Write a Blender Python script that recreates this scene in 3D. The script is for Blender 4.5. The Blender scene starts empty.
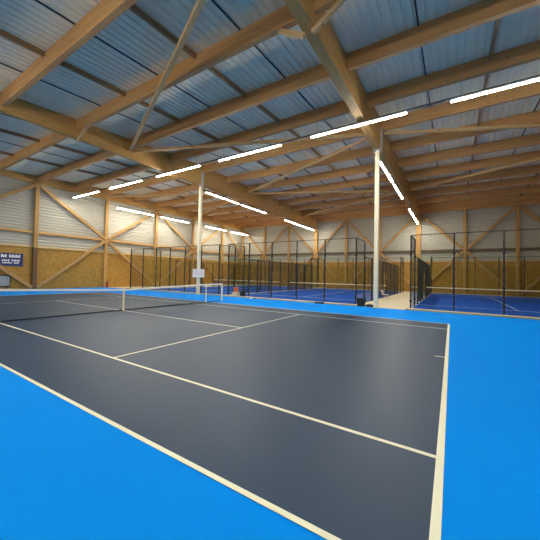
import bpy, bmesh, math, random
from mathutils import Vector, Matrix
random.seed(7)
SC = bpy.context.scene
COL = SC.collection

# ------------------------------------------------------------------ layout (metres)
XW, XL, XR, XQ = -30.6, -16.9, -3.45, 10.2      # left wall line, two column lines, right wall line
Y0, S = 14.84, 3.08                             # column row, joist spacing
YF, YN = 38.5, -6.9                             # far wall line, near wall
ZB = 8.71                                       # underside of the main beams
ZRAIL, ZPAN = 4.95, 3.62


def zdeck(y):
    return 10.31 + (0.065 * (y - Y0) if y < Y0 else 0.0)


ORD = ['zeroth', 'first', 'second', 'third', 'fourth', 'fifth', 'sixth', 'seventh', 'eighth', 'ninth', 'tenth',
       'eleventh', 'twelfth', 'thirteenth', 'fourteenth']

# ------------------------------------------------------------------ materials


def new_mat(name):
    m = bpy.data.materials.new(name)
    m.use_nodes = True
    nt = m.node_tree
    b = nt.nodes['Principled BSDF']
    return m, nt, b


def flat(name, col, rough=0.5, metal=0.0, spec=0.5, vary=0.06, scale=6.0):
    m, nt, b = new_mat(name)
    tc = nt.nodes.new('ShaderNodeTexCoord')
    nz = nt.nodes.new('ShaderNodeTexNoise')
    nz.inputs['Scale'].default_value = scale
    nz.inputs['Detail'].default_value = 4
    nt.links.new(tc.outputs['Object'], nz.inputs['Vector'])
    mix = nt.nodes.new('ShaderNodeMix')
    mix.data_type = 'RGBA'
    mix.inputs['A'].default_value = [c * (1 - vary) for c in col] + [1]
    mix.inputs['B'].default_value = [min(1, c * (1 + vary)) for c in col] + [1]
    nt.links.new(nz.outputs['Fac'], mix.inputs['Factor'])
    nt.links.new(mix.outputs['Result'], b.inputs['Base Color'])
    b.inputs['Roughness'].default_value = rough
    b.inputs['Metallic'].default_value = metal
    b.inputs['Specular IOR Level'].default_value = spec
    return m


def wood(name, c1, c2, axis, rough=0.55):
    """Glulam: grain stretched along one axis and a few knots."""
    m, nt, b = new_mat(name)
    tc = nt.nodes.new('ShaderNodeTexCoord')
    mp = nt.nodes.new('ShaderNodeMapping')
    sc = [9.0, 9.0, 9.0]
    if axis is not None:
        sc['XYZ'.index(axis)] = 0.5
    mp.inputs['Scale'].default_value = sc
    nt.links.new(tc.outputs['Object'], mp.inputs['Vector'])
    n1 = nt.nodes.new('ShaderNodeTexNoise')
    n1.inputs['Scale'].default_value = 1.6
    n1.inputs['Detail'].default_value = 5
    nt.links.new(mp.outputs['Vector'], n1.inputs['Vector'])
    rp = nt.nodes.new('ShaderNodeValToRGB')
    rp.color_ramp.elements[0].position = 0.3
    rp.color_ramp.elements[0].color = (*c1, 1)
    rp.color_ramp.elements[1].position = 0.7
    rp.color_ramp.elements[1].color = (*c2, 1)
    nt.links.new(n1.outputs['Fac'], rp.inputs['Fac'])
    vo = nt.nodes.new('ShaderNodeTexVoronoi')
    vo.inputs['Scale'].default_value = 2.2
    nt.links.new(tc.outputs['Object'], vo.inputs['Vector'])
    kr = nt.nodes.new('ShaderNodeValToRGB')
    kr.color_ramp.elements[0].position = 0.05
    kr.color_ramp.elements[0].color = (0.45, 0.36, 0.3, 1)
    kr.color_ramp.elements[1].position = 0.12
    kr.color_ramp.elements[1].color = (1, 1, 1, 1)
    nt.links.new(vo.outputs['Distance'], kr.inputs['Fac'])
    mx = nt.nodes.new('ShaderNodeMix')
    mx.data_type = 'RGBA'
    mx.blend_type = 'MULTIPLY'
    mx.inputs['Factor'].default_value = 0.8
    nt.links.new(rp.outputs['Color'], mx.inputs['A'])
    nt.links.new(kr.outputs['Color'], mx.inputs['B'])
    nt.links.new(mx.outputs['Result'], b.inputs['Base Color'])
    b.inputs['Roughness'].default_value = rough
    b.inputs['Specular IOR Level'].default_value = 0.3
    return m


def osb(name):
    m, nt, b = new_mat(name)
    tc = nt.nodes.new('ShaderNodeTexCoord')
    vo = nt.nodes.new('ShaderNodeTexVoronoi')
    vo.inputs['Scale'].default_value = 9
    nt.links.new(tc.outputs['Object'], vo.inputs['Vector'])
    nz = nt.nodes.new('ShaderNodeTexNoise')
    nz.inputs['Scale'].default_value = 3
    nz.inputs['Detail'].default_value = 6
    nt.links.new(tc.outputs['Object'], nz.inputs['Vector'])
    mth = nt.nodes.new('ShaderNodeMath')
    mth.operation = 'MULTIPLY_ADD'
    mth.inputs[1].default_value = 0.35
    sep = nt.nodes.new('ShaderNodeSeparateColor')
    nt.links.new(vo.outputs['Color'], sep.inputs['Color'])
    nt.links.new(sep.outputs['Red'], mth.inputs[0])
    sc = nt.nodes.new('ShaderNodeMath')
    sc.operation = 'MULTIPLY'
    sc.inputs[1].default_value = 0.65
    nt.links.new(nz.outputs['Fac'], sc.inputs[0])
    nt.links.new(sc.outputs[0], mth.inputs[2])
    rp = nt.nodes.new('ShaderNodeValToRGB')
    rp.color_ramp.elements[0].position = 0.2
    rp.color_ramp.elements[0].color = (0.31, 0.168, 0.030, 1)
    rp.color_ramp.elements[1].position = 0.8
    rp.color_ramp.elements[1].color = (0.50, 0.28, 0.062, 1)
    nt.links.new(mth.outputs[0], rp.inputs['Fac'])
    nt.links.new(rp.outputs['Color'], b.inputs['Base Color'])
    b.inputs['Roughness'].default_value = 0.7
    b.inputs['Specular IOR Level'].default_value = 0.2
    return m


def emit(name, col, strength):
    m = bpy.data.materials.new(name)
    m.use_nodes = True
    nt = m.node_tree
    nt.nodes.clear()
    o = nt.nodes.new('ShaderNodeOutputMaterial')
    e = nt.nodes.new('ShaderNodeEmission')
    e.inputs['Color'].default_value = (*col, 1)
    e.inputs['Strength'].default_value = strength
    nt.links.new(e.outputs[0], o.inputs[0])
    return m


def glass(name):
    m = bpy.data.materials.new(name)
    m.use_nodes = True
    nt = m.node_tree
    nt.nodes.clear()
    o = nt.nodes.new('ShaderNodeOutputMaterial')
    t = nt.nodes.new('ShaderNodeBsdfTransparent')
    t.inputs['Color'].default_value = (0.90, 0.935, 0.92, 1)
    g = nt.nodes.new('ShaderNodeBsdfGlossy')
    g.inputs['Roughness'].default_value = 0.02
    g.inputs['Color'].default_value = (0.8, 0.85, 0.83, 1)
    f = nt.nodes.new('ShaderNodeFresnel')
    f.inputs['IOR'].default_value = 1.3
    mx = nt.nodes.new('ShaderNodeMixShader')
    gm = nt.nodes.new('ShaderNodeNewGeometry')
    inv = nt.nodes.new('ShaderNodeMath')
    inv.operation = 'SUBTRACT'
    inv.inputs[0].default_value = 1.0
    nt.links.new(gm.outputs['Backfacing'], inv.inputs[1])
    mul = nt.nodes.new('ShaderNodeMath')
    mul.operation = 'MULTIPLY'
    nt.links.new(f.outputs[0], mul.inputs[0])
    nt.links.new(inv.outputs[0], mul.inputs[1])
    nt.links.new(mul.outputs[0], mx.inputs[0])
    nt.links.new(t.outputs[0], mx.inputs[1])
    nt.links.new(g.outputs[0], mx.inputs[2])
    nt.links.new(mx.outputs[0], o.inputs[0])
    return m


W1, W2 = (0.51, 0.265, 0.088), (0.64, 0.355, 0.135)
M = {
    'wx': wood('glulam_along_x', W1, W2, 'X'),
    'wy': wood('glulam_along_y', (0.50, 0.275, 0.078), (0.63, 0.365, 0.12), 'Y'),
    'wz': wood('timber_upright', (0.42, 0.235, 0.068), (0.54, 0.32, 0.11), 'Z'),
    'wd': wood('timber_brace', (0.39, 0.225, 0.072), (0.51, 0.305, 0.11), None),
    'pale': wood('pale_brace', (0.56, 0.36, 0.15), (0.69, 0.47, 0.22), None),
    'purlin': wood('purlin_brown', (0.30, 0.17, 0.07), (0.42, 0.25, 0.11), 'Y'),
    'lower_brown': flat('dark_brown', (0.14, 0.065, 0.02), 0.6),
    'railbrown': flat('rail_brown', (0.11, 0.075, 0.04), 0.6),
    'trunk': flat('dark_trunking', (0.10, 0.10, 0.11), 0.5),
    'osb': osb('osb_panel'),
    'clad': flat('pale_cladding', (0.45, 0.43, 0.35), 0.45, 0.0, 0.4, 0.04, 1.5),
    'deck': flat('galvanised_deck', (0.92, 0.83, 0.60), 0.42, 0.0, 0.5, 0.05, 1.2),
    'blue': flat('blue_acrylic', (0.0, 0.25, 0.82), 0.7, 0, 0.03, 0.05, 0.7),
    'navy': flat('navy_acrylic', (0.003, 0.031, 0.078), 0.47, 0, 0.34, 0.07, 0.6),
    'line': flat('line_paint', (0.82, 0.80, 0.62), 0.5, 0, 0.3, 0.03),
    'turf': flat('padel_turf', (0.006, 0.075, 0.42), 0.85, 0, 0.15, 0.14, 3.0),
    'concrete': flat('pale_concrete', (0.60, 0.51, 0.34), 0.6, 0, 0.35, 0.08, 1.2),
    'white': flat('white_paint', (0.88, 0.80, 0.57), 0.4),
    'board': flat('white_board', (0.82, 0.80, 0.72), 0.45),
    'print': flat('faded_print', (0.62, 0.50, 0.46), 0.6),
    'black': flat('black_steel', (0.012, 0.014, 0.013), 0.45),
    'mesh': flat('dark_mesh', (0.020, 0.024, 0.020), 0.55),
    'cord': flat('net_cord', (0.07, 0.07, 0.075), 0.8),
    'band': flat('white_band', (0.92, 0.92, 0.88), 0.6),
    'steel': flat('zinc_steel', (0.42, 0.43, 0.42), 0.4, 0.6),
    'alu': flat('lamp_housing', (0.62, 0.62, 0.60), 0.4, 0.3),
    'dark': flat('dark_strip', (0.02, 0.022, 0.026), 0.6),
    'banner': flat('navy_banner', (0.014, 0.030, 0.135), 0.5),
    'red': flat('red_enamel', (0.45, 0.015, 0.012), 0.3),
    'orange': flat('orange_plastic', (0.85, 0.16, 0.02), 0.45),
    'cream': flat('cream_plastic', (0.66, 0.58, 0.38), 0.5),
    'rubber': flat('black_rubber', (0.012, 0.012, 0.012), 0.7),
    'bag': flat('black_fabric', (0.016, 0.02, 0.018), 0.85),
    'lamp': emit('lamp_glow', (1.0, 0.945, 0.83), 68.0),
    'glass': glass('clear_glass'),
}

# ------------------------------------------------------------------ mesh helpers


class MB:
    def __init__(self):
        self.bm = bmesh.new()

    def box(self, x0, x1, y0, y1, z0, z1, bevel=0.0):
        b = bmesh.new()
        vs = [b.verts.new((x, y, z)) for z in (z0, z1) for y in (y0, y1) for x in (x0, x1)]
        for f in ((0, 2, 3, 1), (4, 5, 7, 6), (0, 1, 5, 4), (1, 3, 7, 5), (3, 2, 6, 7), (2, 0, 4, 6)):
            b.faces.new([vs[i] for i in f])
        if bevel:
            bmesh.ops.bevel(b, geom=b.edges[:], offset=bevel, segments=1, affect='EDGES')
        self._take(b)
        return self

    def _take(self, b, mat=None):
        me = bpy.data.meshes.new('tmp')
        if mat is not None:
            b.transform(mat)
        b.to_mesh(me)
        b.free()
        self.bm.from_mesh(me)
        bpy.data.meshes.remove(me)

    def bar(self, p, q, w, h, bevel=0.0, up=(0, 0, 1)):
        """A squared timber from p to q: w across, h in the 'up' sense."""
        p, q = Vector(p), Vector(q)
        d = q - p
        n = d.normalized()
        u = Vector(up)
        if abs(n.dot(u)) > 0.98:
            u = Vector((0, 1, 0))
        s = n.cross(u).normalized()
        t = s.cross(n).normalized()
        mt = Matrix((s, n, t)).transposed().to_4x4()
        mt.translation = (p + q) / 2
        L = d.length / 2
        b = MB()
        b.box(-w / 2, w / 2, -L, L, -h / 2, h / 2, bevel)
        b.bm.transform(mt)
        me = bpy.data.meshes.new('tmp')
        b.bm.to_mesh(me)
        b.bm.free()
        self.bm.from_mesh(me)
        bpy.data.meshes.remove(me)
        return self

    def cyl(self, p, q, r0, r1=None, n=16, cap=True):
        r1 = r0 if r1 is None else r1
        p, q = Vector(p), Vector(q)
        d = (q - p).normalized()
        u = Vector((0, 0, 1)) if abs(d.z) < 0.9 else Vector((1, 0, 0))
        s = d.cross(u).normalized()
        t = s.cross(d)
        A, B = [], []
        for i in range(n):
            a = 2 * math.pi * i / n
            o = s * math.cos(a) + t * math.sin(a)
            A.append(self.bm.verts.new(p + o * r0))
            B.append(self.bm.verts.new(q + o * r1))
        for i in range(n):
            j = (i + 1) % n
            self.bm.faces.new((A[i], A[j], B[j], B[i]))
        if cap:
            self.bm.faces.new(A[::-1])
            self.bm.faces.new(B)
        return self

    def tube(self, pts, r, n=8):
        for a, b in zip(pts[:-1], pts[1:]):
            self.cyl(a, b, r, n=n)
        return self

    def prism(self, prof, axis, a0, a1):
        """Extrude a closed 2-D profile along an axis."""
        def P(u, v, a):
            return {'X': (a, u, v), 'Y': (u, a, v), 'Z': (u, v, a)}[axis]
        A = [self.bm.verts.new(P(u, v, a0)) for u, v in prof]
        B = [self.bm.verts.new(P(u, v, a1)) for u, v in prof]
        n = len(prof)
        for i in range(n):
            j = (i + 1) % n
            self.bm.faces.new((A[i], A[j], B[j], B[i]))
        self.bm.faces.new(A[::-1])
        self.bm.faces.new(B)
        return self

    def build(self, name, mat, parent=None, loc=None, smooth=False):
        bmesh.ops.recalc_face_normals(self.bm, faces=self.bm.faces[:])
        if loc is not None and parent is None:
            bmesh.ops.translate(self.bm, verts=self.bm.verts[:], vec=-Vector(loc))
        me = bpy.data.meshes.new(name)
        self.bm.to_mesh(me)
        self.bm.free()
        if smooth:
            for p in me.polygons:
                p.use_smooth = True
        me.materials.append(M[mat] if isinstance(mat, str) else mat)
        o = bpy.data.objects.new(name, me)
        COL.objects.link(o)
        if parent is not None:
            o.parent = parent
        elif loc is not None:
            o.location = loc
        return o


def tag(o, label, cat, group=None, kind=None):
    o['label'] = label
    o['category'] = cat
    if group:
        o['group'] = group
    if kind:
        o['kind'] = kind
    return o


def struct(o):
    o['kind'] = 'structure'
    return o


def thing(name, label, cat, loc=(0, 0, 0), rz=0.0, group=None, kind=None):
    o = bpy.data.objects.new(name, None)
    COL.objects.link(o)
    o.empty_display_size = 0.2
    o.location = loc
    o.rotation_euler = (0, 0, rz)
    return tag(o, label, cat, group, kind)


def copy_tree(src, parent=None):
    c = src.copy()
    COL.objects.link(c)
    if parent is not None:
        c.parent = parent
    for ch in list(src.children):
        copy_tree(ch, c)
    return c


def sheet(prof, axis, stations):
    """Open profile swept through stations: list of (position, dz)."""
    mb = MB()
    rows = []
    for a, f in stations:
        rows.append([mb.bm.verts.new(f(u, v, a)) for u, v in prof])
    for r0, r1 in zip(rows[:-1], rows[1:]):
        for i in range(len(prof) - 1):
            mb.bm.faces.new((r0[i], r0[i + 1], r1[i + 1], r1[i]))
    return mb


def trapezoid(a0, a1, pitch, depth, f1=0.40, f2=0.16):
    """Trapezoidal sheet profile: list of (position, depth)."""
    out = []
    a = a0
    while a < a1 - 1e-6:
        for t, d in ((0, 0), (f1, 0), (f1 + f2, depth), (1 - f2, depth)):
            if a + t * pitch < a1:
                out.append((a + t * pitch, d))
        a += pitch
    out.append((a1, 0))
    return out


# ------------------------------------------------------------------ setting
fl = MB().box(XW - 0.3, XQ + 0.3, YN - 0.3, YF + 0.3, -0.25, 0.0).build('floor', 'concrete')
struct(fl)

# ceiling: ribbed steel deck, ribs run towards the far wall
prof = trapezoid(XW - 0.25, XQ + 0.25, 0.285, 0.045, 0.60, 0.09)
mb = sheet(prof, 'Y', [(y, (lambda u, v, a: (u, a, zdeck(a) + 0.004 + v))) for y in (YN - 0.2, Y0, YF + 0.2)])
struct(mb.build('ceiling', 'deck'))

# walls: ribbed cladding above, board panelling below
zt = 10.42


def clad_wall(name, axis, pos, a0, a1, sgn, top=zt):
    prof = [(z, d) for z, d in trapezoid(0.0, top, 0.26, 0.035)]
    if axis == 'X':
        mb = sheet(prof, 'Y', [(a, (lambda u, v, a: (pos + sgn * v, a, u))) for a in (a0, a1)])
    else:
        mb = sheet(prof, 'X', [(a, (lambda u, v, a: (a, pos + sgn * v, u))) for a in (a0, a1)])
    return struct(mb.build(name, 'clad'))


wl = clad_wall('wall_left', 'X', XW - 0.16, YN, YF + 0.2, -1)
wf = clad_wall('wall_far', 'Y', YF + 0.16, XW - 0.16, XQ + 0.2, 1)
wr = clad_wall('wall_right', 'X', XQ + 0.16, YN, YF + 0.2, 1)
wn = clad_wall('wall_near', 'Y', YN - 0.06, XW - 0.16, XQ + 0.2, -1, 9.0)

MB().box(XW - 0.15, XW - 0.09, YN, YF + 0.1, 0, ZPAN).build('wood_panelling', 'osb', wl)
MB().box(XW - 0.09, XQ + 0.1, YF + 0.09, YF + 0.15, 0, ZPAN).build('wood_panelling', 'osb', wf)
MB().box(XQ + 0.09, XQ + 0.15, YN, YF + 0.1, 0, ZPAN).build('wood_panelling', 'osb', wr)
MB().box(XW - 0.09, XQ + 0.1, YN - 0.05, YN, 0, ZPAN).build('wood_panelling', 'osb', wn)
# trims and rails on the two visible walls
tr = MB().box(XW - 0.15, XW + 0.0, YN, YF + 0.05, ZPAN, ZPAN + 0.14, 0.01).build('trim_1', 'pale')
struct(tr)
tr = MB().box(XW - 0.02, XQ + 0.1, YF + 0.02, YF + 0.15, ZPAN, ZPAN + 0.13, 0.01).build('trim_2', 'wx')
struct(tr)
tag(MB().box(XW - 0.14, XW + 0.06, YN, YF - 0.06, ZRAIL - 0.10, ZRAIL + 0.10, 0.01).build('wall_rail', 'wy'),
    'long horizontal timber rail halfway up the left wall', 'rail', 'wall rails', 'thing')
tag(MB().box(XW + 0.06, XQ + 0.1, YF - 0.10, YF + 0.14, ZRAIL - 0.15, ZRAIL + 0.15, 0.01).build('wall_rail', 'railbrown'),
    'long dark horizontal rail halfway up the far wall', 'rail', 'wall rails', 'thing')

# ------------------------------------------------------------------ tennis court (painted on the floor)
court = thing('tennis_court', 'navy tennis court with cream lines in a bright blue surround', 'tennis court', (0, 0, 0), kind='structure')
YB = 15.08
MB().box(XW - 0.08, XQ + 0.08, YN + 0.02, YB, 0.0, 0.004).build('blue_surround', 'blue', court)
MB().box(-23.77, -0.036, -0.045, 10.97, 0.004, 0.007).build('playing_surface', 'navy', court)
LZ = (0.007, 0.010)


def cline(name, x0, x1, y0, y1):
    MB().box(x0, x1, y0, y1, *LZ).build(name, 'line', court)


cline('baseline', -0.10, -0.035, -0.045, 10.97)
cline('baseline', -23.77, -23.67, 0, 10.97)
cline('doubles_sideline', -23.67, -0.10, -0.045, 0.005)
cline('doubles_sideline', -23.67, -0.10, 10.92, 10.97)
cline('singles_sideline', -23.67, -0.10, 1.325, 1.375)
cline('singles_sideline', -23.67, -0.10, 9.575, 9.625)
cline('service_line', -5.51, -5.46, 1.375, 9.575)
cline('service_line', -18.31, -18.26, 1.395, 9.575)
cline('centre_line', -18.26, -5.51, 5.46, 5.51)
cline('centre_mark', -0.28, -0.10, 5.46, 5.51)
cline('centre_mark', -23.67, -23.49, 5.46, 5.51)

# ------------------------------------------------------------------ tennis net
NX = -11.885
net = thing('tennis_net', 'long tennis net with a white headband across the navy court', 'net', (NX, 5.485, 0.007))


def nz(v):              # headband height, v across the court from the centre
    return 0.914 + (1.07 - 0.914) * min(1.0, abs(v) / 5.03)


cords = MB()
half = 6.36
n = int(2 * half / 0.048)
for i in range(n + 1):
    v = -half + 2 * half * i / n
    cords.box(-0.0012, 0.0012, v - 0.0014, v + 0.0014, 0.03, nz(v) - 0.02)
for j in range(20):
    t = j / 19
    pts = [(-half), -5.03, 0, 5.03, half]
    for a, b in zip(pts[:-1], pts[1:]):
        cords.bar((0, a, 0.03 + t * (nz(a) - 0.06)), (0, b, 0.03 + t * (nz(b) - 0.06)), 0.0026, 0.0028)
cords.build('mesh', 'cord', net)
hb = MB()
for a, b in ((-half, -5.03), (-5.03, 0), (0, 5.03), (5.03, half)):
    hb.bar((0, a, nz(a) - 0.03), (0, b, nz(b) - 0.03), 0.03, 0.075)
hb.build('headband', 'band', net)
MB().box(-0.012, 0.012, -half, half, 0.006, 0.045).build('bottom_cord', 'dark', net)
MB().box(-0.02, 0.02, -0.04, 0.04, 0.0, 0.93).build('centre_strap', 'white', net)
for s in (-1, 1):
    MB().cyl((0, s * 6.4, -0.002), (0, s * 6.4, 1.09), 0.05).build('net_post', 'white', net, smooth=False)
for s in (-1, 1):
    MB().cyl((0, s * 5.03, -0.002), (0, s * 5.03, 1.08), 0.028).build('singles_stick', 'white', net)

# ------------------------------------------------------------------ white steel columns
for x, lab in ((XL, 'slim white steel column behind the tennis net, carrying a small white board'),
               (XR, 'slim white steel column on the blue edge beside the walkway between fenced courts')):
    c = thing('steel_column', lab, 'column', (x, Y0, 0.004), group='white steel columns', kind='thing')
    MB().box(-0.11, 0.11, -0.11, 0.11, 0.02, ZB - 0.10, 0.012).build('shaft', 'white', c)
    MB().box(-0.17, 0.17, -0.17, 0.17, 0.0, 0.02).build('base_plate', 'steel', c)
    MB().box(-0.16, 0.16, -0.16, 0.16, ZB - 0.10, ZB - 0.006, 0.005).build('head_plate', 'steel', c)
    for p0, p1 in ((-0.195, -0.145), (0.145, 0.195)) if x == XL else ((-0.245, -0.195), (0.175, 0.225)):
        p = MB().box(p0, p1, -0.13, 0.13, ZB - 0.10, ZB + 1.15, 0.006)
        p.build('side_bracket', 'alu', c)

# board on the left column
sb = thing('sign_board', 'small white rectangular board fixed to the white column behind the net', 'sign', (XL + 0.16, Y0 - 0.16, 1.69), math.radians(45))
MB().box(-0.45, 0.45, -0.015, 0.015, -0.33, 0.33, 0.006).build('panel', 'board', sb)
for z, w in ((0.10, 0.33), (0.0, 0.36), (-0.12, 0.28)):
    pr = MB()
    for k in range(7):
        a = -w + 2 * w * k / 7
        pr.box(a, a + 2 * w / 7 * 0.8, -0.018, -0.0151, z - 0.016, z + 0.016)
    pr.build('text_line', 'print', sb)

# ------------------------------------------------------------------ glulam main beams


def main_beam(x, w, zb, label):
    mb = MB()
    prof = [(YN + 0.05, zb), (YF - 0.1, zb), (YF - 0.1, zdeck(YF) - 0.004), (Y0, zdeck(Y0) - 0.004), (YN + 0.05, max(zb + 0.12, zdeck(YN) - 0.004))]
    mb.prism(prof, 'X', x - w / 2, x + w / 2)
    bmesh.ops.recalc_face_normals(mb.bm, faces=mb.bm.faces[:])
    bmesh.ops.bevel(mb.bm, geom=mb.bm.edges[:], offset=0.015, segments=1, affect='EDGES')
    return tag(mb.build('glulam_beam', 'wy', loc=(x, Y0, zb)), label, 'beam', 'deep main roof beams', 'thing')


main_beam(XL, 0.28, ZB, 'deep glulam beam running to the far wall over the white column with board')
main_beam(XR - 0.01, 0.36, ZB, 'deep glulam beam running to the far wall over the walkway column')
main_beam(XW + 0.02, 0.20, 9.25, 'glulam beam along the top of the left wall')
eb = MB().box(XW + 0.13, XQ + 0.1, YF - 0.09, YF + 0.12, 9.62, zdeck(YF) - 0.004, 0.012)
tag(eb.build('glulam_beam', 'wx', loc=None), 'glulam edge beam along the top of the far wall', 'beam', 'deep main roof beams', 'thing')

# ------------------------------------------------------------------ roof joists
JW, JH = 0.20, 0.61
bays = [('left bay', XW + 0.125, XL - 0.145), ('middle bay', XL + 0.145, XR - 0.195), ('right bay', XR + 0.175, XQ + 0.1)]
KS = list(range(-5, 8))
for bname, x0, x1 in bays:
    L = x1 - x0
    src = None
    for k in KS[::-1]:
        y = Y0 + k * S
        lab = '%s glulam roof joist of the %s, counted from the far wall' % (ORD[8 - k], bname)
        if src is None:
            o = MB().box(-L / 2, L / 2, -JW / 2, JW / 2, -JH, 0, 0.014).build('roof_joist', 'wx')
            src = o
        else:
            o = src.copy()
            COL.objects.link(o)
        o.location = ((x0 + x1) / 2, y, zdeck(y) - 0.008)
        tag(o, lab, 'joist', 'roof joists of the ' + bname, 'thing')

# purlins (thin timbers along the hall at the thirds of each bay) and dark deck joints
PX = [('left bay', 'nearer the left wall', -25.6), ('left bay', 'nearer the column with board', -21.35),
      ('middle bay', 'nearer the column with board', -12.3), ('middle bay', 'nearer the walkway column', -7.9),
      ('right bay', 'nearer the walkway column', 1.2), ('right bay', 'farther from the walkway column', 5.75)]


def along_roof(x, w, h, name, mat):
    mb = MB()
    g = JW / 2 + 0.003
    ys = [YN] + [Y0 + k * S for k in KS] + [YF - 0.09 + g]
    for a, b in zip(ys[:-1], ys[1:]):
        a2, b2 = a + g, b - g
        mb.bar((x, a2, zdeck(a2) - h / 2 - 0.006), (x, b2, zdeck(b2) - h / 2 - 0.006), w, h)
    return mb.build(name, mat)


for b, side, x in PX:
    tag(along_roof(x, 0.10, 0.17, 'roof_purlin', 'purlin'), 'slim brown timber purlin under the %s deck, %s' % (b, side),
        'purlin', 'roof purlins', 'thing')
for b, side, x in [('left bay', 'nearest the column with board', -19.1), ('left bay', 'in mid bay', -23.5),
                   ('middle bay', 'nearest the column with board', -14.3), ('middle bay', 'in mid bay', -10.05),
                   ('middle bay', 'nearest the walkway column', -5.85), ('right bay', 'nearest the walkway column', -0.93),
                   ('right bay', 'in mid bay', 3.5)]:
    tag(along_roof(x, 0.045, 0.03, 'deck_joint', 'dark'), 'thin dark joint strip under the deck of the %s, %s' % (b, side),
        'joint strip', 'dark deck joints', 'thing')

# ------------------------------------------------------------------ diagonal roof bracing (zigzag in plan)


def zj(k):
    return zdeck(Y0 + k * S) - 0.72


def yk(k):
    return Y0 + k * S


roofb = [((XL + 0.27, -2), (XR - 0.33, -4), 'steep pale brace from the left beam up over the tennis court'),
         ((XL + 0.27, -2), (XR - 0.33, 0), 'pale roof brace from the left beam to the walkway column head'),
         ((XL + 0.27, 2), (XR - 0.33, 0), 'pale roof brace from walkway column head back to the left beam'),
         ((XL + 0.27, 2), (XR - 0.33, 4), 'pale roof brace of the middle bay, third of four to the back'),
         ((XL + 0.27, 6), (XR - 0.33, 4), 'pale roof brace of the middle bay nearest the far wall'),
         ((XR + 0.31, 0), (XQ, 2), 'pale roof brace from the walkway column head into the right bay'),
         ((XR + 0.31, 4), (XQ, 2), 'pale roof brace of the right bay, behind the strip lights'),
         ((XW + 0.27, 0), (XL - 0.27, 2), 'pale roof brace of left bay from second wall post, passing behind board column'),
         ((XW + 0.27, 4), (XL - 0.27, 2), 'pale roof brace of left bay behind the white column with board')]
for (xa, ka), (xb, kb), lab in roofb:
    e = 0.13 if kb > ka else -0.13
    a, b = Vector((xa, yk(ka) + e, zj(ka))), Vector((xb, yk(kb) - e, zj(kb)))
    o = MB().bar(a, b, 0.16, 0.16, 0.01)
    tag(o.build('roof_brace', 'pale', loc=tuple((a + b) / 2)), lab, 'brace', 'diagonal roof braces', 'thing')

# short knee struts between beam foot and joist
for x, s, k, lab in ((XL, 1, -3, 'short knee strut on the left beam under the near joist'),
                     (XR, 1, -3, 'short knee strut on the right side of the walkway beam'),
                     (XR, -1, -3, 'short knee strut on the left side of the walkway beam'),
                     (XL, 1, 3, 'short knee strut on the left beam, beyond the white column')):
    y = yk(k)
    a = Vector((x + s * 0.12, y, ZB - 0.15))
    b = Vector((x + s * 0.98, y, zdeck(y) - JH - 0.02))
    tag(MB().bar(a, b, 0.12, 0.14, 0.01).build('knee_strut', 'pale', loc=tuple((a + b) / 2)), lab, 'strut', 'knee struts', 'thing')

# ------------------------------------------------------------------ wall posts and wall braces
WK = [-4, -2, 0, 2, 4, 6]
for i, k in enumerate(WK[::-1]):
    lab = 'timber post of the left wall, %s from the far corner' % ORD[i + 2]
    if k == 0:
        lab = 'timber post of the left wall beside the red extinguisher'
    p = thing('timber_post', lab, 'post', (XW + 0.06, yk(k), 0), group='timber posts of the left wall', kind='thing')
    if k < 0:
        MB().box(-0.12, 0.12, -0.15, 0.15, ZPAN, 9.24, 0.012).build('shaft', 'wz', p)
        q = MB().box(-0.12, 0.125, -0.155, 0.155, 0.0, ZPAN - 0.002, 0.008).build('lower_part', 'lower_brown', p)  # lower length of the post in a darker brown
        q['label'] = 'dark brown lower part of the post'
    else:
        MB().box(-0.12, 0.12, -0.15, 0.15, 0.0, 9.24, 0.012).build('shaft', 'wz', p)
FX = [XW + 0.2, -25.95, -21.4, XL, -12.4, -7.95, XR, 1.25, 5.85]
flab = ['timber post in the corner of the left and far walls', 'second', 'third', 'stout', 'fifth', 'sixth', 'stout', 'eighth', 'ninth']
for i, x in enumerate(FX):
    if i == 0:
        lab = flab[0]
    elif i == 3:
        lab = 'stout timber post of the far wall under the left main beam'
    elif i == 6:
        lab = 'stout timber post at the end of the walkway on the far wall'
    else:
        lab = 'timber post of the far wall, %s from the left corner' % ORD[i + 1]
    w = 0.28 if i in (3, 6) else 0.15
    top = ZB - 0.004 if i in (3, 6) else 9.61
    p = MB().box(-w, w, -0.13, 0.08, 0, top, 0.012).build('timber_post', 'wz')
    p.location = (x, YF, 0)
    tag(p, lab, 'post', 'timber posts of the far wall', 'thing')


def wbrace(a, b, lab, grp):
    a, b = Vector(a), Vector(b)
    up = (1, 0, 0) if abs(a.x - b.x) < 1e-4 else (0, 1, 0)
    o = MB().bar(a, b, 0.27, 0.16, 0.01, up=up).build('wall_brace', 'wd', loc=tuple((a + b) / 2))
    tag(o, lab, 'brace', grp, 'thing')


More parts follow.
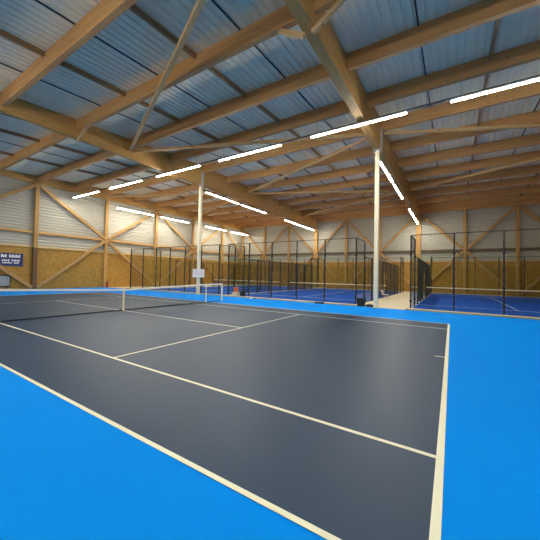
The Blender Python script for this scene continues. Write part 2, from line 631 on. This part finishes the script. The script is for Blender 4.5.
wk = [-4, -2, 0, 2, 4, 6, 7.62]
wx = XW + 0.17
for i in range(6):
    a, b = wk[i], wk[i + 1]
    lo, hi = (b, a) if i % 2 else (a, b)      # lo: the node where braces meet at the rail
    n_ = ORD[6 - i]
    e = 0.19 if hi > lo else -0.19
    wbrace((wx, yk(lo) + e, ZRAIL + 0.15), (wx, yk(hi) - e, 9.05), 'upper diagonal brace on the left wall, %s bay from far corner' % n_, 'wall braces of the left wall')
    wbrace((wx, yk(lo) + e, ZRAIL - 0.15), (wx, yk(hi) - e, 0.15), 'lower diagonal brace on the left wall, %s bay from far corner' % n_, 'wall braces of the left wall')
fx = FX + [XQ]
fy = YF - 0.16
for i in range(9):
    a, b = fx[i], fx[i + 1]
    lo, hi = (b, a) if i % 2 == 0 else (a, b)
    e = 0.22 if hi > lo else -0.22
    wbrace((lo + e, fy, ZRAIL + 0.17), (hi - e, fy, 9.4), 'upper diagonal brace on the far wall, %s bay from left corner' % ORD[i + 1], 'wall braces of the far wall')
    wbrace((lo + e, fy, ZRAIL - 0.17), (hi - e, fy, 0.2), 'lower diagonal brace on the far wall, %s bay from left corner' % ORD[i + 1], 'wall braces of the far wall')

# ------------------------------------------------------------------ strip lights


def strip_light(L, axis, drop):
    t = thing('strip_light', '', 'light')
    r = 0 if axis == 'X' else 1

    def bx(l, w, z0, z1, m=None):
        m = m or MB()
        if axis == 'X':
            return m.box(-l / 2, l / 2, -w / 2, w / 2, z0, z1, 0.004)
        return m.box(-w / 2, w / 2, -l / 2, l / 2, z0, z1, 0.004)
    bx(L, 0.15, 0.05, 0.12).build('housing', 'alu', t)
    bx(L - 0.04, 0.09, 0.02, 0.05).build('diffuser', 'lamp', t)
    for s in (-1, 1):
        x, y = (s * L * 0.42, 0) if axis == 'X' else (0, s * L * 0.42)
        MB().cyl((x, y, 0.12), (x, y, drop), 0.008, n=6).build('suspension_rod', 'steel', t)
    return t


YR, ZR = 11.3, 8.47
row = [(0.0, 4.2), (-5.85, -1.6), (-11.85, -7.55), (-17.75, -13.45), (-23.8, -19.45), (-29.95, -25.4)]
rlab = ['rightmost strip light of the long row over the tennis court',
        'strip light of the long row crossing below the walkway beam',
        'third strip light from the right in the long row over the tennis court',
        'strip light of the long row crossing in front of the board column beam',
        'second strip light from the left wall in the long row',
        'strip light of the long row closest to the left wall']
src = None
for (a, b), lab in zip(row, rlab):
    if src is None:
        o = src = strip_light(4.3, 'X', zdeck(YR) - ZR)
    else:
        o = copy_tree(src)
    o.location = ((a + b) / 2, YR, ZR)
    tag(o, lab, 'light', 'strip lights over the tennis court')
# near row above the camera, over the other side of the court
for i, x in enumerate((4.0, -2.0, -8.0, -14.0, -20.0, -26.0)):
    o = copy_tree(src) if i else strip_light(4.3, 'X', zdeck(-0.4) - 7.9)
    src = src if i else o
    o.location = (x, -0.4, 7.9)
    tag(o, 'strip light above the near sideline, %s from the right' % ORD[i + 1], 'light', 'strip lights over the near sideline')
tk = MB().box(-30.2, 9.8, -0.035, 0.035, 0.0, 0.06)
tk = tk.build('light_trunking', 'trunk')
tk.location = (0, YR, ZR + 0.125)
tag(tk, 'thin grey trunking rail carrying the long row of strip lights', 'trunking')

src = None
wlab = {XL: 'strip light under the left main beam, %s behind the column with board',
        XR: 'strip light under the walkway beam, %s behind the white walkway column',
        XW + 1.9: 'strip light beside the left wall, %s from the near end'}
for x, z in ((XL, 8.27), (XR, 8.2), (XW + 1.9, 8.15)):
    ctr = [17.6, 22.4, 31.0, 35.5] if x != XW + 1.9 else [17.0, 22.3, 29.8, 35.3]
    drop = ZB - z if x != XW + 1.9 else zdeck(20) - z
    sr = None
    for i, y in enumerate(ctr):
        if sr is None:
            o = sr = strip_light(4.3 if x != XR else 4.2, 'Y', drop)
        else:
            o = copy_tree(sr)
        o.location = (x, y, z)
        tag(o, wlab[x] % ORD[i + 1], 'light', 'strip lights running to the far wall')

# ------------------------------------------------------------------ padel courts
PW, PL, PY = 9.72, 20.0, 15.6
PS = PW / 5


def mesh_grid(mb, x0, x1, y0, y1, z0, z1, cell=0.05, r=0.0022):
    """Welded wire mesh between two corners of a vertical panel."""
    lx, ly = x1 - x0, y1 - y0
    L = math.hypot(lx, ly)
    n = max(1, round(L / cell))
    for i in range(n + 1):
        x, y = x0 + lx * i / n, y0 + ly * i / n
        mb.box(x - r, x + r, y - r, y + r, z0, z1)
    m = max(1, round((z1 - z0) / cell))
    for j in range(m + 1):
        z = z0 + (z1 - z0) * j / m
        if lx:
            mb.box(x0, x1, y0 - r, y0 + r, z - r, z + r)
        else:
            mb.box(x0 - r, x0 + r, y0, y1, z - r, z + r)
    return mb


def padel_court(label):
    t = thing('padel_court', label, 'padel court', (0, 0, 0), group='fenced padel courts')
    MB().box(0.06, PW - 0.06, 0.06, PL - 0.06, 0.0, 0.045).build('turf', 'turf', t)
    LZ = (0.045, 0.049)
    MB().box(0.1, PW - 0.1, 2.98, 3.03, *LZ).build('court_line', 'line', t)
    MB().box(0.1, PW - 0.1, PL - 3.03, PL - 2.98, *LZ).build('court_line', 'line', t)
    MB().box(PW / 2 - 0.025, PW / 2 + 0.025, 3.03, PL - 3.03, *LZ).build('court_line', 'line', t)

    def post(x, y, h):
        m = MB().box(x - 0.036, x + 0.036, y - 0.04, y + 0.04, 0.012, h, 0.006)
        m.box(x - 0.09, x + 0.09, y - 0.09, y + 0.09, 0.0, 0.012)
        for z in (0.45, 1.3, 2.15, 2.95):
            m.box(x - 0.06, x + 0.06, y - 0.055, y + 0.055, z - 0.045, z + 0.045)
        m.build('post', 'black', t)
    g = 0.10
    for y in (0, PL):
        for i in range(6):
            post(i * PS, y, 4.0)
        for i in range(5):
            MB().box(i * PS + g, (i + 1) * PS - g, y - 0.006, y + 0.006, 0.06, 2.98).build('glass_panel', 'glass', t)
        mm = MB()
        mesh_grid(mm, 0.05, PW - 0.05, y, y, 3.03, 3.95, 0.1, 0.0016)
        mm.build('mesh_panel', 'mesh', t)
        MB().box(0.046, PW - 0.046, y - 0.02, y + 0.02, 3.96, 4.0).build('top_rail', 'black', t)
    for x in (0, PW):
        for y in (2.0, PL - 2.0):
            post(x, y, 4.0)
        for y in (4.0, 6.0, 8.1, 9.85, 11.6, 14.0, 16.0):
            post(x, y, 3.0)
        for a, b in ((0, 2.0), (PL - 2.0, PL)):
            MB().box(x - 0.006, x + 0.006, a + g, b - g, 0.06, 2.98).build('glass_panel', 'glass', t)
            mesh_grid(MB(), x, x, a + 0.05, b - 0.05, 3.03, 3.95, 0.06, 0.0016).build('mesh_panel', 'mesh', t)
            MB().box(x - 0.02, x + 0.02, a + 0.046, b - 0.046, 3.96, 4.0).build('top_rail', 'black', t)
        for a, b in ((2.0, 4.0), (PL - 4.0, PL - 2.0)):
            MB().box(x - 0.006, x + 0.006, a + g, b - g, 0.06, 2.92).build('glass_panel', 'glass', t)
            MB().box(x - 0.02, x + 0.02, a + 0.046, b - 0.046, 2.955, 2.995).build('top_rail', 'black', t)
        for a, b, z in ((4.0, 8.1, 0.1), (8.1, 9.85, 2.1), (9.85, 16.0, 0.1)):
            mesh_grid(MB(), x, x, a + 0.05, b - 0.05, z, 2.94).build('mesh_panel', 'mesh', t)
            MB().box(x - 0.02, x + 0.02, a + 0.046, b - 0.046, 2.955, 2.995).build('top_rail', 'black', t)
    return t


pc = padel_court('fenced blue padel court at the right, beyond the walkway')
pc.location = (-1.83, PY, 0)
plab = {-14.46: 'fenced blue padel court in the middle, left of the walkway',
        -25.15: 'fenced blue padel court at the left, behind the tennis net'}
for x, lab in plab.items():
    c = copy_tree(pc)
    c.location = (x, PY, 0)
    c['label'] = lab

# nets inside the padel courts
pn = thing('padel_net', '', 'net', group='padel nets')
pm = MB()
mesh_grid(pm, 0.10, PW - 0.10, 0, 0, 0.03, 0.86, 0.06, 0.002)
pm.build('mesh', 'cord', pn)
MB().box(0.10, PW - 0.10, -0.015, 0.015, 0.86, 0.93).build('headband', 'white', pn)
for x in (0.13, PW - 0.13):
    MB().cyl((x, 0.05, 0), (x, 0.05, 1.0), 0.035).build('net_post', 'black', pn)
for i, (x, lab) in enumerate(((-1.83, 'low padel net with white band inside the right padel court'),
                              (-14.46, 'low padel net with white band inside the middle padel court'),
                              (-25.15, 'low padel net with white band inside the left padel court'))):
    o = pn if i == 0 else copy_tree(pn)
    o.location = (x, PY + 10.0, 0.047)
    o['label'] = lab

# wing panel at the left end of the left court
wp = thing('fence_panel', 'narrow fence panel at the left end of the left padel court', 'fence', (-27.15, PY, 0))
m = MB().box(-0.045, 0.045, -0.045, 0.045, 0.0, 4.0, 0.006)
m.build('post', 'black', wp)
mesh_grid(MB(), 0.05, 1.92, 0, 0, 0.1, 3.94).build('mesh_panel', 'mesh', wp)
MB().box(0.046, 1.94, -0.02, 0.02, 3.955, 3.995).build('top_rail', 'black', wp)

# low kerbs in front of the padel courts
for x0, x1, lab in ((-27.5, -4.6, 'long pale kerb between blue floor and the left and middle padel courts'),
                    (-2.05, XQ, 'pale kerb between the blue floor and the right padel court')):
    k = thing('kerb', lab, 'kerb', ((x0 + x1) / 2, 15.2, 0), kind='thing')
    h = (x1 - x0) / 2
    MB().box(-h, h, 0.02, 0.28, 0.03, 0.075, 0.006).build('slab_edge', 'concrete', k)
    MB().box(-h, h, 0.05, 0.27, 0.0, 0.029).build('shade_strip', 'rubber', k)  # black strip that puts the shadow line under the slab edge into colour

# ------------------------------------------------------------------ things on the left wall
bn = thing('banner', 'dark blue banner with white lettering hung on the left wall', 'banner', (XW - 0.06, 5.85, 2.48))
MB().box(-0.012, 0.012, -2.05, 2.05, -0.54, 0.54, 0.004).build('cloth', 'banner', bn)
for z, h, seq in ((0.30, 0.15, (0.5, 0.36, 0.62, 0.28, 0.55)), (-0.06, 0.09, (0.3, 0.5, 0.2, 0.44, 0.36, 0.4)), (-0.26, 0.07, (0.4, 0.24, 0.52, 0.3, 0.46, 0.25))):
    tx = MB()
    a = -1.85
    for w in [1.4 * q for q in seq]:
        n = max(2, int(w / 0.11))
        for q in range(n):
            c0 = a + w * q / n
            tx.box(0.0121, 0.016, c0, c0 + w / n * 0.78, z - h * 0.8, z + h * (0.5 + 0.4 * ((q * 7 + int(w * 100)) % 2)))
        a += w + 0.12
    tx.build('text_line', 'board', bn)

fb = thing('framed_board', 'grey framed board below the banner on the left wall', 'board', (XW - 0.05, 6.25, 0.0))
MB().box(-0.02, 0.02, -0.80, 0.80, 0.32, 1.14).build('panel', 'steel', fb)
fr = MB()
for y0, y1, z0, z1 in ((-0.86, 0.86, 1.14, 1.22), (-0.86, 0.86, 0.24, 0.32), (-0.86, -0.80, 0.32, 1.14), (0.80, 0.86, 0.32, 1.14)):
    fr.box(-0.03, 0.04, y0, y1, z0, z1)
for y in (-0.6, 0.6):
    fr.box(-0.03, 0.03, y - 0.03, y + 0.03, 0.0, 0.24)
fr.build('frame', 'black', fb)

fe = thing('fire_extinguisher', 'red fire extinguisher standing by the left wall post', 'fire extinguisher', (XW + 0.33, 15.0, 0.004))
b = MB()
b.cyl((0, 0, 0), (0, 0, 0.5), 0.085, n=20).cyl((0, 0, 0.5), (0, 0, 0.58), 0.085, 0.035, n=20)
b.build('cylinder', 'red', fe)
MB().cyl((0, 0, 0.58), (0, 0, 0.64), 0.03, n=12).box(-0.02, 0.02, -0.02, 0.12, 0.64, 0.665).box(-0.02, 0.02, -0.02, 0.10, 0.69, 0.71).box(-0.015, 0.015, -0.02, 0.0, 0.64, 0.71).build('valve', 'black', fe)
MB().tube([(0, -0.03, 0.62), (0.02, -0.11, 0.58), (0.03, -0.12, 0.40), (0.03, -0.11, 0.22)], 0.012).build('hose', 'rubber', fe)

# ------------------------------------------------------------------ small things along the fences
bin_ = thing('waste_bin', 'black waste bin standing at the fence corner beside the walkway column', 'bin', (-4.33, 15.24, 0.0))
b = MB()
b.bm.free()
b.bm = bmesh.new()
for z0, z1, r0, r1 in ((0.0, 0.43, 0.18, 0.21),):
    vs0 = [b.bm.verts.new((sx * r0, sy * r0 * 0.8, z0)) for sx, sy in ((-1, -1), (1, -1), (1, 1), (-1, 1))]
    vs1 = [b.bm.verts.new((sx * r1, sy * r1 * 0.8, z1)) for sx, sy in ((-1, -1), (1, -1), (1, 1), (-1, 1))]
    for i in range(4):
        j = (i + 1) % 4
        b.bm.faces.new((vs0[i], vs0[j], vs1[j], vs1[i]))
    b.bm.faces.new(vs0[::-1])
    b.bm.faces.new(vs1)
b.build('body', 'rubber', bin_)
MB().box(-0.23, 0.23, -0.19, 0.19, 0.43, 0.465, 0.012).build('rim', 'rubber', bin_)

bg = thing('low_bag_or_strip', 'low black strip on the floor between bin and the walkway column', 'bag', (-3.88, 15.3, 0.0))  # low black block for the dark strip at the column foot
MB().box(-0.22, 0.22, -0.10, 0.10, 0.0, 0.13, 0.04).build('body', 'bag', bg)
MB().tube([(-0.09, 0, 0.12), (-0.06, 0, 0.16), (0.06, 0, 0.16), (0.09, 0, 0.12)], 0.012).build('handle', 'rubber', bg)  # black tube on the low black block

# white chair in the walkway
ch = thing('plastic_chair', 'white plastic chair against the fence in the walkway', 'chair', (-4.24, 21.9, 0.0), math.radians(40))
MB().box(-0.23, 0.23, -0.22, 0.22, 0.41, 0.45, 0.015).build('seat', 'white', ch)
MB().bar((-0.22, 0, 0.45), (-0.34, 0, 0.86), 0.42, 0.03, 0.012, up=(1, 0, 0.2)).build('backrest', 'white', ch)
for sx in (-1, 1):
    for sy in (-1, 1):
        MB().cyl((sx * 0.19, sy * 0.18, 0.42), (sx * 0.23, sy * 0.21, 0.0), 0.018, n=10).build('leg', 'steel', ch)
ch.scale = (0.85, 0.85, 0.85)

# orange basket on a cream crate, black bag, racket, low bag
cr = thing('crate', 'cream plastic crate under the orange basket, by the middle padel court', 'crate', (-13.5, 15.33, 0.075))
m = MB()
m.box(-0.24, 0.24, -0.16, 0.16, 0.0, 0.03)
for y in (-0.16, 0.145):
    m.box(-0.24, 0.24, y, y + 0.015, 0.03, 0.26)
for x in (-0.24, 0.225):
    m.box(x, x + 0.015, -0.145, 0.145, 0.03, 0.26)
m.box(-0.225, 0.225, -0.145, 0.145, 0.235, 0.25)
m.build('body', 'cream', cr)
MB().box(-0.26, 0.26, -0.18, 0.18, 0.261, 0.285, 0.006).build('rim', 'cream', cr)
bk = thing('basket', 'orange basket standing on the cream crate', 'basket', (-13.47, 15.33, 0.361))
MB().cyl((0, 0, 0), (0, 0, 0.30), 0.15, 0.20, n=20).build('body', 'orange', bk)
MB().cyl((0, 0, 0.30), (0, 0, 0.335), 0.215, 0.215, n=20).build('rim', 'orange', bk)
bb = thing('backpack', 'black backpack on the kerb right of the orange basket', 'bag', (-12.85, 15.36, 0.075))
MB().box(-0.22, 0.22, -0.11, 0.11, 0.0, 0.40, 0.07).build('body', 'bag', bb)
MB().box(-0.15, 0.15, -0.17, -0.11, 0.05, 0.24, 0.025).build('pocket', 'bag', bb)
MB().tube([(-0.06, 0, 0.39), (-0.04, 0, 0.45), (0.04, 0, 0.45), (0.06, 0, 0.39)], 0.012).build('handle', 'rubber', bb)
rk = thing('padel_racket', 'white padel racket with black grip lying on the blue floor edge', 'racket', (-11.75, 14.9, 0.004), math.radians(-8))
b = MB()
ring = [(0.16 * math.cos(a), 0.13 * math.sin(a)) for a in [2 * math.pi * i / 24 for i in range(24)]]
b.prism(ring, 'Z', 0.0, 0.038)
b.build('head', 'white', rk)
MB().bar((0.15, 0.05, 0.019), (0.27, 0.0, 0.019), 0.03, 0.03).bar((0.15, -0.05, 0.019), (0.27, 0.0, 0.019), 0.03, 0.03).build('throat', 'rubber', rk)
MB().cyl((0.26, 0, 0.02), (0.44, 0, 0.02), 0.02, n=10).build('grip', 'rubber', rk)
lb = thing('low_bag_or_strip', 'low black bag lying on the blue edge before the middle padel court', 'bag', (-6.75, 14.95, 0.004))
MB().box(-0.30, 0.30, -0.10, 0.10, 0.0, 0.10, 0.04).build('body', 'bag', lb)
MB().tube([(0.12, 0, 0.09), (0.24, 0, 0.20), (0.33, 0, 0.17), (0.28, 0, 0.06)], 0.014).build('strap', 'rubber', lb)

# ------------------------------------------------------------------ camera
cx, cy, cz, yaw, pit, roll, f, x0, y0 = (0.0155, -1.8737, 1.6757, 0.5729, 0.0252, 0.0216, 291.9367, 263.5397, 267.4629)
c_, s_ = math.cos(yaw), math.sin(yaw)
fw = Vector((-s_ * math.cos(pit), c_ * math.cos(pit), math.sin(pit)))
r = Vector((c_, s_, 0))
u = r.cross(fw)
r2 = r * math.cos(roll) + u * math.sin(roll)
u2 = -r * math.sin(roll) + u * math.cos(roll)
cam = bpy.data.cameras.new('camera')
co = bpy.data.objects.new('camera', cam)
COL.objects.link(co)
mt = Matrix((r2, u2, -fw)).transposed().to_4x4()
mt.translation = (cx, cy, cz)
co.matrix_world = mt
cam.sensor_width = 36
cam.sensor_fit = 'HORIZONTAL'
cam.lens = 36 * f / 540
cam.shift_x = (270 - x0) / 540
cam.shift_y = (y0 - 270) / 540
cam.clip_end = 300
SC.camera = co

# ------------------------------------------------------------------ world, view
w = bpy.data.worlds.new('world')
SC.world = w
w.use_nodes = True
w.node_tree.nodes['Background'].inputs['Color'].default_value = (0.6, 0.7, 0.85, 1)
w.node_tree.nodes['Background'].inputs['Strength'].default_value = 0.3
vs = SC.view_settings
vs.view_transform = 'Standard'
vs.look = 'None'
vs.gamma = 1
vs.use_curve_mapping = False
vs.exposure = 1.45
try:
    SC.cycles.max_bounces = 10
    SC.cycles.diffuse_bounces = 5
    SC.cycles.transparent_max_bounces = 24
    SC.cycles.sample_clamp_indirect = 8
except Exception:
    pass
